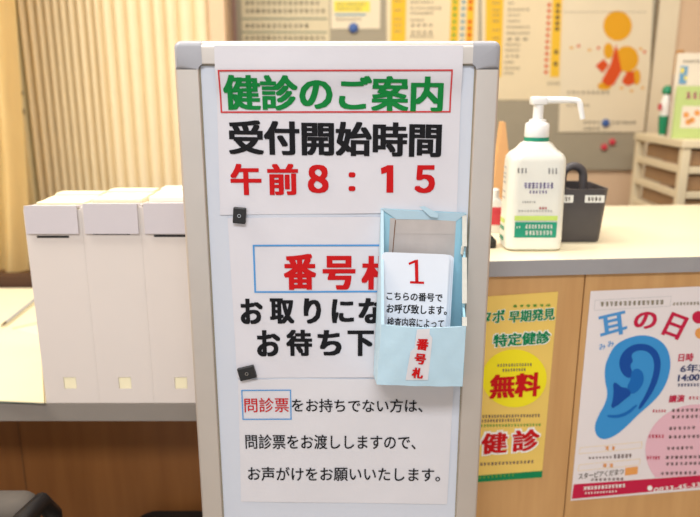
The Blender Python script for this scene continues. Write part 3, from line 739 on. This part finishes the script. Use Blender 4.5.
def cap(sx, sz_):
    # L-shaped moulded cap with rounded outside and inside corners
    ox = xL if sx > 0 else xR; oz = zT if sz_ < 0 else zB
    R = .009; pts = []
    for k in range(7):
        a = math.radians(90*k/6); pts.append((R-R*math.sin(a), R-R*math.cos(a)))
    pts = [(0, chh)]+[(R-R*math.cos(math.radians(90*k/6)), R-R*math.sin(math.radians(90*k/6))) for k in range(7)]+[(cw, 0), (cw, RH), (rw+.006, RH)]
    r2 = .006
    pts += [(rw+r2-r2*math.sin(math.radians(90*k/5)), RH+r2-r2*math.cos(math.radians(90*k/5))) for k in range(1, 6)]
    pts += [(rw, chh)]
    bm = NB()
    prism(bm, [(ox+sx*a, YB-.0004, oz+sz_*b) for a, b in pts], (0, DEP+.0008, 0))
    bmesh.ops.recalc_face_normals(bm, faces=bm.faces)
    es = [e for e in bm.edges if all(abs(v.co.y-(YB-.0004)) < 1e-5 for v in e.verts) and min(abs(v.co.x-ox) for v in e.verts) < R*1.01 or all(abs(v.co.y-(YB-.0004)) < 1e-5 for v in e.verts) and max(abs(v.co.z-oz) for v in e.verts) < R*1.01]
    bmesh.ops.bevel(bm, geom=es, offset=.007, segments=4, affect='EDGES', profile=.5)
    link('corner_cap', bm, 'cap', sg, smooth=True)
for sx in (1, -1):
    for s_ in (-1, 1): cap(sx, s_)
for x in (xL+.012, xR-.012):
    bm = NB(); box(bm, x-.011, x+.011, YB+.003, YB+.021, .045, zB-.0005, .003); link('leg', bm, 'rail', sg)
    bm = NB(); box(bm, x-.018, x+.018, YB-.19, YB+.06, .0005, .045, .008); link('foot', bm, 'cap', sg)
# ------------------------------------------------------------------ the three notices
def bend(a, z):                              # papers lie on the panel and ride over the top rail
    t = min(1, max(0, (z-(zT-.075))/.045)); t = t*t*(3-2*t)
    return -(IN-.0002)*(1-t)+.0010*t + .0006*math.sin(a*31+1)*math.sin(z*24)
BN = Plane(0, YB, 0, bend)
def notice(corners, m, label, d=.0012):
    bm = NB(); BN.sheet(bm, corners, d, .0005, 24, 30); return tag(link('notice', bm, m, smooth=False), label, 'notice')
n1 = notice([(214.5, 45.5), (463, 45.5), (457.5, 213), (219.5, 215.5)], 'laminate', 'laminated notice with green title and red time at the top of the sign')
for p in n1.data.polygons: p.use_smooth = True
n1.data.set_sharp_from_angle(angle=.6)
def f(bm):
    BN.sheet(bm, [(216.5, 44.5), (461, 44.5), (455.8, 211.5), (221, 213.6)], .00155, .0002, 24, 30)
DT_ = .0023
printed(BN, n1, 'title_frame', 'thinred', lambda bm: BN.frame(bm, 219.8, 70.5, 451, 112, .0019, DT_, dy=-.5))
printed(BN, n1, 'title_lettering', 'green', lambda bm: BN.text(bm, '健診のご案内', 223, 75.5, 443.5, 111, .034, dy=2, d=DT_))
printed(BN, n1, 'middle_lettering', 'black', lambda bm: BN.text(bm, '受付開始時間', 228, 121.5, 442, 156, .036, dy=3, d=DT_))
printed(BN, n1, 'time_lettering', 'red', lambda bm: (BN.text(bm, '午', 230, 164, 261, 195.5, .038, d=DT_), BN.text(bm, '前', 267, 164, 298, 195.5, .038, d=DT_)))
printed(BN, n1, 'time_lettering', 'red', lambda bm: BN.text(bm, '８', 307.5, 165, 328.5, 193.5, .04, d=DT_))
printed(BN, n1, 'time_lettering', 'red', lambda bm: BN.text(bm, '：', 348.5, 172.5, 355.5, 191.5, .03, d=DT_))
printed(BN, n1, 'time_lettering', 'red', lambda bm: BN.text(bm, '５', 415, 165.5, 435.5, 193.5, .04, d=DT_))
def f(bm):
    BN.poly(bm, [(387, 165.5), (393.5, 165.5), (393.5, 193), (386.5, 193)], DT_); BN.poly(bm, [(381, 168.5), (388, 165.5), (389, 165.5), (389, 172), (381.5, 174.5)], DT_+2e-5)
printed(BN, n1, 'time_lettering', 'red', f)
n2 = notice([(227, 218.5), (459.5, 217), (451, 378), (236.5, 379.5)], 'laminate', 'middle notice on the sign with red lettering framed in blue, partly behind the blue box')
for p in n2.data.polygons: p.use_smooth = True
n2.data.set_sharp_from_angle(angle=.6)
printed(BN, n2, 'title_frame', 'blue', lambda bm: BN.frame(bm, 254, 246, 432, 292.5, .0023, DT_, dy=-.5))
def f(bm):
    BN.text(bm, '番', 283.5, 254.5, 316, 290.5, .042, d=DT_); BN.text(bm, '号', 322.5, 256.5, 355.5, 290.5, .042, d=DT_); BN.text(bm, '札', 361.5, 256.5, 395, 290.5, .042, d=DT_)
printed(BN, n2, 'title_lettering', 'red', f)
line1 = (('お', 240, 299.5, 262.5, 325), ('取', 269.5, 299, 294, 324.5), ('り', 303.5, 299, 321, 324.5), ('に', 331.5, 300, 354, 324), ('な', 358.5, 299, 384, 324.5), ('り', 393, 299, 410, 324.5))
line2 = (('お', 256.5, 331, 280, 357.5), ('待', 286, 330.5, 312, 357), ('ち', 317.5, 331, 341.5, 356.5), ('下', 347.5, 331.5, 374, 357), ('さ', 380, 331, 404, 356.5), ('い', 412, 332, 436, 355))
for ln in (line1, line2): printed(BN, n2, 'line_lettering', 'black', lambda bm: [BN.text(bm, ch, a, y0, b, y1, .042, d=DT_) for ch, a, y0, b, y1 in ln])
n3 = notice([(237.5, 379.5+1.5), (454.5, 380), (447.5, 506), (240.5, 503.5)], 'paper', 'bottom notice on the sign with three thin lines about the questionnaire')
printed(BN, n3, 'word_frame', 'blue', lambda bm: BN.frame(bm, 242, 391.5, 290.5, 420.5, .0016, DT_))
printed(BN, n3, 'red_lettering', 'red', lambda bm: BN.text(bm, '問診票', 244, 399, 288.5, 413.5, .006, d=DT_))
for tx_ in range(3): printed(BN, n3, 'line_lettering', 'black', lambda bm: (lambda: BN.text(bm, 'をお持ちでない方は、', 291.5, 400, 423, 413.5, .01, dy=.5, d=DT_),
    lambda: BN.text(bm, '問診票をお渡ししますので、', 245, 436, 416, 450.5, .01, dy=.8, d=DT_),
    lambda: BN.text(bm, 'お声がけをお願いいたします。', 247.5, 468.5, 440.5, 482.5, .01, dy=1, d=DT_))[tx_]())

# ------------------------------------------------------------------ black magnets
def sq_magnet(px, py, w, h, rot, label):
    c = BN.px(px, py, .0024); t = thing('magnet', c, label, 'magnet', 'black magnets on the sign')
    r = math.radians(rot)
    def fn(v): return Vector((c.x+v.x*math.cos(r)-v.z*math.sin(r), c.y+v.y, c.z+v.x*math.sin(r)+v.z*math.cos(r)))
    bm = NB(); box(bm, -w/2, w/2, -.006, 0, -h/2, h/2, .0012, 2, fn); link('body', bm, 'magnet', t)
    bm = NB(); tube(bm, [(c.x, c.y-.0058, c.z), (c.x, c.y-.0066, c.z)], .0024, 16); link('rivet', bm, 'chrome', t)
    bm = NB(); tube(bm, [(c.x, c.y-.0064, c.z), (c.x, c.y-.0068, c.z)], .0016, 14); link('rivet_hole', bm, 'hole', t)
sq_magnet(239.5, 215.5, .0165, .021, -5, 'upper black square magnet with a hole, at the corner of the top notice')
sq_magnet(247, 373, .0235, .0185, 14, 'lower black tilted magnet between the middle and bottom notices')
# ================================================================== BLUE TICKET BOX on the sign
YF = YB-.062
pb = lambda x, y: P(x, y, YB+IN-.0042)
pf = lambda x, y: P(x, y, YF)
tb = thing('ticket_box', pb(420, 385), 'pale blue paper-covered box with a red-lettered label, hung on the sign', 'box')
TL, TR, BL, BR = pb(381, 208.5), pb(466, 213), pb(373.5, 375), pb(463, 378)
FTL, FTR, FBL, FBR = pf(381.5, 324.5), pf(466, 326.5), pf(376.8, 384.5), pf(462.5, 386.5)
back_off = Vector((0, -.0018, 0))
bm = NB(); slab(bm, [TL, TR, BR, BL], .0018); link('back_wrap', bm, 'bluewrapin', tb)
bm = NB(); e = Vector((0, -.0007, 0)); slab(bm, [pb(390, 218)+e, pb(456, 220)+e, pb(449, 345)+e, pb(385, 345)+e], .0005); bk = link('back_card', bm, 'cardboard', tb)
bm = NB(); e2 = Vector((0, -.0012, 0)); slab(bm, [pb(395, 220)+e2, pb(395.8, 220)+e2, pb(392.8, 255)+e2, pb(392, 255)+e2], .0003); link('crease', bm, 'seam', bk)
bm = NB(); slab(bm, [pb(396.5, 219.5)+e2, pb(455.5, 220.5)+e2, pb(454, 234)+e2, pb(396, 233.5)+e2], .0003); link('fold_flap', bm, 'cardboard', bk)
def wall(bm, a, b, c, d, inward):
    prism(bm, [a, b, c, d], inward)
bm = NB(); wall(bm, TL, FTL, FBL, BL, (.0028, 0, 0)); link('left_side', bm, 'bluewrap', tb)
bm = NB()
# right side with its torn notch: polygon from back top, down the slanted front edge
def edge(t, push=0): 
    v = TR.lerp(FTR, t); return Vector((v.x, v.y+push, v.z))
pts = [TR, edge(.2), edge(.3, .002), edge(.36, .010), edge(.40, .004), edge(.62), edge(.80, .002), edge(.86, .010), edge(.92, .004), FTR, FBR, BR]
prism(bm, pts, (-.0028, 0, 0)); bmesh.ops.recalc_face_normals(bm, faces=bm.faces); rs = link('right_side', bm, 'bluewrapin', tb)
bm = NB()
for a, b in ((0.02, .3), (.4, .8), (.92, .995)):
    p, q_ = edge(a), edge(b); w3 = Vector((.0035, -.0004, 0)); q9 = Vector((-.0050, -.0006, .0))
    prism(bm, [p+q9, p+w3*.3+Vector((0, -.0006, 0)), q_+w3*.3+Vector((0, -.0006, 0)), q_+q9], (0, .0008, 0))
link('torn_edge', bm, 'torn', rs)
bm = NB(); p = edge(.33, .006); tube(bm, [p+Vector((-.001, .002, .008)), p+Vector((-.004, -.003, .002)), p+Vector((-.0045, -.003, -.006)), p+Vector((-.002, .001, -.012))], [.0012, .0022, .002, .001], 8); link('torn_curl', bm, 'torn', rs, smooth=True)
# left rim highlight band and top wrap fold
bm = NB(); w3 = Vector((.0034, -.0006, 0)); prism(bm, [TL+Vector((-.0004, -.0006, 0)), TL+w3, FTL+w3, FTL+Vector((-.0004, -.0006, 0))], (0, .0008, 0)); link('rim_wrap', bm, 'bluewrap', tb)
bm = NB(); k = Vector((0, -.003, 0))
face_pts = [TL+k, pb(410, 210)+k, pb(440, 212)+k, TR+k, pb(456, 221)+e2, pb(430, 219.5)+e2, pb(396, 219)+e2]
prism(bm, face_pts, (0, .0012, 0)); bmesh.ops.recalc_face_normals(bm, faces=bm.faces); link('top_fold', bm, 'bluewrap', tb)
bm = NB(); k2 = Vector((0, -.006, 0)); prism(bm, [pb(419, 206)+k2, pb(424, 205.5)+k2, pb(438, 213)+k2, pb(437, 217)+k2, pb(430, 216)+k2], (0, .0012, 0)); link('loose_fold', bm, 'bluewrap', tb)
# front pocket, slightly sagging top edge, bulging
bm = NB(); n = 16; rows = []
for L in (0, .0028):
    g = []
    for j in range(9):
        v = j/8; row = []
        for i in range(n+1):
            u = i/n
            p = FTL.lerp(FTR, u).lerp(FBL.lerp(FBR, u), v)
            p = p+Vector((0, -.004*math.sin(math.pi*u)*math.sin(math.pi*(.25+.6*v))+L+.0006*math.sin(u*19)*math.sin(v*11), -.0022*math.sin(math.pi*u)*(1-v)))
            row.append(bm.verts.new(p))
        g.append(row)
    rows.append(g)
f0, f1 = rows
for j in range(8):
    for i in range(n):
        bm.faces.new((f0[j][i], f0[j+1][i], f0[j+1][i+1], f0[j][i+1])); bm.faces.new((f1[j][i], f1[j][i+1], f1[j+1][i+1], f1[j+1][i]))
for i in range(n):
    for j in (0, 8): bm.faces.new((f0[j][i], f0[j][i+1], f1[j][i+1], f1[j][i]))
for j in range(8):
    for i in (0, n): bm.faces.new((f0[j][i], f0[j+1][i], f1[j+1][i], f1[j][i]))
bmesh.ops.recalc_face_normals(bm, faces=bm.faces)
pk_ = link('front_pocket', bm, 'bluewrap', tb, smooth=True)
bm = NB(); prism(bm, [FBL, FBR, BR, BL], (0, 0, .002)); bmesh.ops.recalc_face_normals(bm, faces=bm.faces); link('bottom', bm, 'bluewrap', tb)
def pbul(x, y):                              # the pocket's bulge, for the label stuck on it
    u = (x-380)/84; v = (y-325)/60; u = min(1, max(0, u)); v = min(1, max(0, v))
    return .004*math.sin(math.pi*u)*math.sin(math.pi*(.25+.6*v))
LP = lambda x, y, d=.001: P(x, y, YF-pbul(x, y)-d)
bm = NB()
out = [(417, 329.5), (430, 328.5), (429.5, 334), (432.5, 338), (428, 380), (405.5, 380), (410.5, 351.5), (414.5, 348)]
fa = face(bm, [LP(x, y, .0013) for x, y in out]); bmesh.ops.triangulate(bm, faces=[fa]); bmesh.ops.solidify(bm, geom=bm.faces[:], thickness=.0003)
lbp = link('paper_label', bm, 'paper', pk_)
TP = Plane(0, YF, 0)
def f(bm):
    for ch, x0, y0, x1, y1 in (('番', 416, 337, 428, 348.5), ('号', 414, 352, 425.5, 362.5), ('札', 411.5, 366, 423, 376.5)): TP.text(bm, ch, x0, y0, x1, y1, .05, rot=-7, d=.0058)
printed(TP, lbp, 'red_lettering', 'red', f)
# ------------------------------------------------------------------ number cards in the box
def rcard(bm, o, u, w, h, r, th, nrm):
    pts = []
    for (sx, sy, a0) in ((1, 1, 0), (0, 1, 90), (0, 0, 180), (1, 0, 270)):
        for k in range(6):
            a = math.radians(a0+90*k/5); cx_ = (w-r) if sx else r; cy_ = (h-r) if sy else r
            pts.append(o+u[0]*(cx_+r*math.cos(a))+u[1]*(cy_+r*math.sin(a)))
    prism(bm, pts, -nrm*th); bmesh.ops.recalc_face_normals(bm, faces=bm.faces)
Yc0, Yc1 = YF+.010, YB-.014                 # the card leans back a little
cTL, cTR = P(381.8, 252, Yc1-.012), P(449.5, 254.5, Yc1-.012)
cb = P(384, 372, Yc0+.006)
ud = (cTR-cTL); wcard = ud.length; ud.normalize()
vup = (cTL-cb); hcard = vup.length; vup.normalize(); vup = (vup-ud*vup.dot(ud)).normalized()
o0 = cTL-vup*hcard; nrm = ud.cross(vup); nrm = nrm if nrm.y < 0 else -nrm
def card(i, label):
    o = o0-nrm*(.0024*i)+ud*(.0016*i*(1 if i % 2 else .7))+vup*(-.0004*i)
    bm = NB(); rcard(bm, o, (ud, vup), wcard, hcard, .006, .0009, nrm)
    return tag(link('number_card', bm, 'card'), label, 'card', 'number cards in the blue box')
cd0 = card(0, 'laminated white number card with a red 1, front card in the blue box')
for i in range(1, 6): card(i, 'plain edge of a white card stacked behind the front number card')
class CardPlane(Plane):
    def __init__(s): s.off = None
    def sz(s, px, py):
        d = ray(px, py); c = Vector((0, 0, H)); t = (o0-c).dot(nrm)/d.dot(nrm); p = c+d*t-o0
        return p.dot(ud), p.dot(vup)
    def pt(s, a, z, d=0): return o0+ud*a+vup*z+nrm*d
CPn = CardPlane()
def f(bm):
    CPn.poly(bm, [(414.6, 260), (418, 259.5), (418.5, 282), (415.2, 282)], .0006); CPn.poly(bm, [(408.5, 262.8), (415.2, 259.8), (415.2, 262.4), (409, 265)], .0006)
    CPn.bar(bm, 410, 281.3, 424, 283.6, .0006, 2)
printed(CPn, cd0, 'red_numeral', 'red', f)
def f(bm):
    CPn.text(bm, 'こちらの番号で', 386.5, 292.5, 442.5, 301, .022, d=.0006); CPn.text(bm, 'お呼び致します。', 386.5, 304.5, 447, 314, .022, d=.0006); CPn.text(bm, '検査内容によって', 387, 318, 444, 327.5, .014, d=.0006)
printed(CPn, cd0, 'body_lettering', 'black', f)
# ================================================================== FILE BOXES on the desk
YX = YL+.0012
xsb = [P(46.5, 404, YX).x, P(100, 404, YX).x, P(154.5, 404, YX).x, P(208, 404, YX).x]
ztops = [P(50, 205.5, YX).z, P(110, 203.5, YX).z, P(160, 203, YX).z]
lbl = ['white file box with a folded flap, leftmost of three on the low desk', 'white file box with a folded flap, middle of three on the low desk', 'white file box with a folded flap, third one, touching the sign in view']
stk = ['cream paper bundle standing in the leftmost white file box', 'cream paper bundle standing in the middle white file box', 'bright white paper bundle in the file box nearest the sign']
for i in range(3):
    a, b = xsb[i]+.0001, xsb[i+1]-.0001; zt = ztops[i]; zs = P(100, 234, YX).z; D = .25
    t = thing('file_box', ((a+b)/2, YX+D/2, ZL), lbl[i], 'file box', 'white file boxes')
    z0 = ZL+.0006
    sq = P((70, 125, 181)[i], 383, YX); hs = .0105
    # front wall built as strips around its square finger hole
    bm = NB()
    hx0, hx1, hz0, hz1 = sq.x-hs, sq.x+hs, sq.z-hs, sq.z+hs
    for (p, q_, r_, s_) in ((a, hx0, z0, zt-.0065), (hx1, b, z0, zt-.0065), (hx0, hx1, z0, hz0), (hx0, hx1, hz1, zt-.0065)): box(bm, p, q_, YX, YX+.003, r_, s_)
    link('front_wall', bm, 'filebox', t)
    bm = NB(); box(bm, hx0+.0005, hx1-.0005, YX+.0005, YX+.0035, hz0+.0005, hz1-.0005); link('paper_sticker', bm, 'cream', t)
    for (p, q_) in ((a, a+.003), (b-.003, b)):
        bm = NB(); prism(bm, [(p, YX+.0035, z0), (p, YX+D, z0), (p, YX+D, zt-.015), (p, YX+.0035, zt-.003)], (q_-p, 0, 0)); bmesh.ops.recalc_face_normals(bm, faces=bm.faces); link('side_wall', bm, 'filebox', t)
    bm = NB(); box(bm, a+.0035, b-.0035, YX+D-.003, YX+D, z0, zt-.02); link('back_wall', bm, 'filebox', t)
    bm = NB(); box(bm, a+.0035, b-.0035, YX+.0035, YX+D-.0035, z0, z0+.003); link('base', bm, 'filebox', t)
    # folded flap over the front
    fa_, fb_ = P((23.3, 82.5, 143)[i], 212, YX-.006).x, P((76, 136.7, 196)[i], 212, YX-.006).x
    bm = NB(); prism(bm, [(fa_, YX-.003, zt), (fa_, YX-.0042, zs+.001), (fa_, YX-.0028, zs+.001), (fa_, YX-.0012, zt-.004), (fa_, YX+.03, zt-.006), (fa_, YX+.03, zt-.004)], (fb_-fa_, 0, 0)); bmesh.ops.recalc_face_normals(bm, faces=bm.faces); link('flap', bm, 'flap', t)
    sx0, sx1, sy = ((37, 69, 236.3), (93, 130, 233.6), (154, 190, 235.4))[i]
    p0, p1 = P(sx0, sy, YX), P(sx1, sy, YX)
    bm = NB(); box(bm, p0.x, p1.x, YX-.0006, YX+.001, p0.z-(.0016 if i == 1 else .0024), p0.z+.001); link('slot', bm, 'hole', t)
    pt_ = thing('paper_bundle', ((a+b)/2, YX+.1, z0), stk[i], 'papers', 'papers in the file boxes')
    top = (P(100, 193, YX+.11).z, P(120, 190, YX+.11).z, P(175, 188.5, YX+.10).z)[i]
    for k in range(3):
        y0 = YX+.034+.035*k
        bm = NB(); box(bm, a+.006, b-.006, y0, y0+.034, z0+.0035, top-.002*(2-k)-.001*(k % 2), .001); link('sheaf', bm, 'creamwhite' if i == 2 else 'cream', pt_)
# ------------------------------------------------------------------ papers on the desk at the far left
def flat(name, quad_px, z, th, m, label, cat, group=None):
    q = [PZ(x, y, z+th) for x, y in quad_px]
    bm = NB(); prism(bm, [Vector((p.x, p.y, z)) for p in q], (0, 0, th)); bmesh.ops.recalc_face_normals(bm, faces=bm.faces)
    return tag(link(name, bm, m), label, cat, group)
z = ZL+.0006
flat('paper', [(-60, 290), (33, 289), (38, 322), (2, 330), (-60, 322)], z, .004, 'yellowpaper', 'pale yellow sheet lying at the back of the low desk', 'paper')
flat('folder', [(-40, 399.5), (44, 402), (43, 399), (-40, 393)], z, .0035, 'tealpaper', 'teal folder edge at the front of the low desk under a yellow sheet', 'folder')
flat('paper', [(-60, 398), (44, 402.3), (40, 335), (8, 327.5), (-60, 324)], z+.005, .002, 'yellowpaper', 'large pale yellow sheet at the front left of the low desk', 'paper')
p0, p1 = PZ(1, 326, z+.012), PZ(34, 300, z+.012)
pn = thing('pen', p0, 'thin grey pen lying across the yellow papers on the desk', 'pen')
bm = NB(); tube(bm, [p0, p0.lerp(p1, .12)], [.0012, .0034], 10); link('tip', bm, 'dot', pn, smooth=True)
bm = NB(); tube(bm, [p0.lerp(p1, .125), p1], .0034, 10); link('barrel', bm, 'cap', pn, smooth=True)
# ================================================================== CHAIR and BIN below the desk
ch = P(30, 480, .93)
cxx, cyy = P(-8, 500, .96).x, .96
chr_ = thing('waiting_chair', (cxx, cyy, 0), 'grey upholstered chair with a black loop armrest, bottom left below the desk', 'chair')
zt = P(10, 491, .93).z; xr = P(36, 503, .92).x
bm = NB(); box(bm, xr-.45, xr, cyy-.07, cyy-.01, zt-.36, zt, .026, 5); link('backrest', bm, 'chairgrey', chr_, smooth=True)
bm = NB(); box(bm, xr-.46, xr+.005, cyy-.5, cyy-.075, .40, .47, .025, 4); link('seat', bm, 'chairgrey', chr_, smooth=True)
za = P(52, 496, .9).z; xa = xr+.019
for sx, xx in ((1, xa), (-1, xr-.478)):
    bm = NB(); tube(bm, [(xx, cyy-.45, .42), (xx, cyy-.45, za-.06), (xx, cyy-.42, za-.02), (xx, cyy-.38, za-.004), (xx, cyy-.12, za), (xx, cyy-.06, za-.01), (xx, cyy-.03, za-.05), (xx, cyy-.03, .42)], .014, 12); link('armrest', bm, 'plastic', chr_, smooth=True)
for xx in (xr-.45, xr-.004):
    for yy in (cyy-.47, cyy-.05):
        bm = NB(); tube(bm, [(xx, yy, .001), (xx, yy, .40)], .012, 12); link('leg', bm, 'plastic', chr_, smooth=True)
zbn = P(165, 511, 1.155).z; xb0 = P(126, 513, 1.1).x
bm_ = thing('waste_bin', (xb0+.13, 1.06, 0), 'black flat-topped bin under the low desk beside the sign', 'bin')
bm = NB(); loft(bm, [(.0006, .105, .085, .03), (zbn-.03, .122, .098, .035)], xb0+.13, 1.06); link('body', bm, 'binblack', bm_, smooth=True)
bm = NB(); loft(bm, [(zbn-.0295, .127, .103, .036), (zbn-.008, .128, .104, .036), (zbn, .120, .096, .032)], xb0+.13, 1.06); link('lid', bm, 'binblack', bm_, smooth=True)
# ================================================================== LIGHT
def area(name, loc, sx, sy, power, col=(1, .97, .92), rot=(0, 0, 0)):
    l = bpy.data.lights.new(name, 'AREA'); l.shape = 'RECTANGLE'; l.size = sx; l.size_y = sy; l.energy = power; l.color = col
    o = bpy.data.objects.new(name, l); C.objects.link(o); o.location = loc; o.rotation_euler = rot; return o
area('ceiling_lamp_front', (-.2, -.9, 2.56), 1.2, .5, 52, (.97, .98, 1))
area('ceiling_lamp_middle', (.3, 1.25, 2.56), 1.6, .35, 27, (1, .95, .88))
area('drape_fill_lamp', (-1.3, .75, 2.56), 1.0, .35, 40, (1, .95, .88))  # unseen fill lamp, moved forward and strengthened to brighten the drape
wd = bpy.data.worlds.new('room_world'); bpy.context.scene.world = wd; wd.use_nodes = True
bg = wd.node_tree.nodes['Background']; bg.inputs[0].default_value = (.93, .96, 1, 1); bg.inputs[1].default_value = .85
# ================================================================== CAMERA
cam = bpy.data.cameras.new('camera'); co = bpy.data.objects.new('camera', cam); C.objects.link(co)
co.location = (0, 0, H); co.rotation_euler = (math.pi/2-PIT, 0, 0)
cam.sensor_width = 36; cam.lens = 36*F/700; cam.clip_start = .02
cam.dof.use_dof = True; cam.dof.focus_distance = .86; cam.dof.aperture_fstop = 34.1/9.5
sc = bpy.context.scene; sc.camera = co
sc.view_settings.view_transform = 'Standard'; sc.view_settings.look = 'None'; sc.view_settings.gamma = 1; sc.view_settings.exposure = 0
sc.view_settings.use_curve_mapping = False
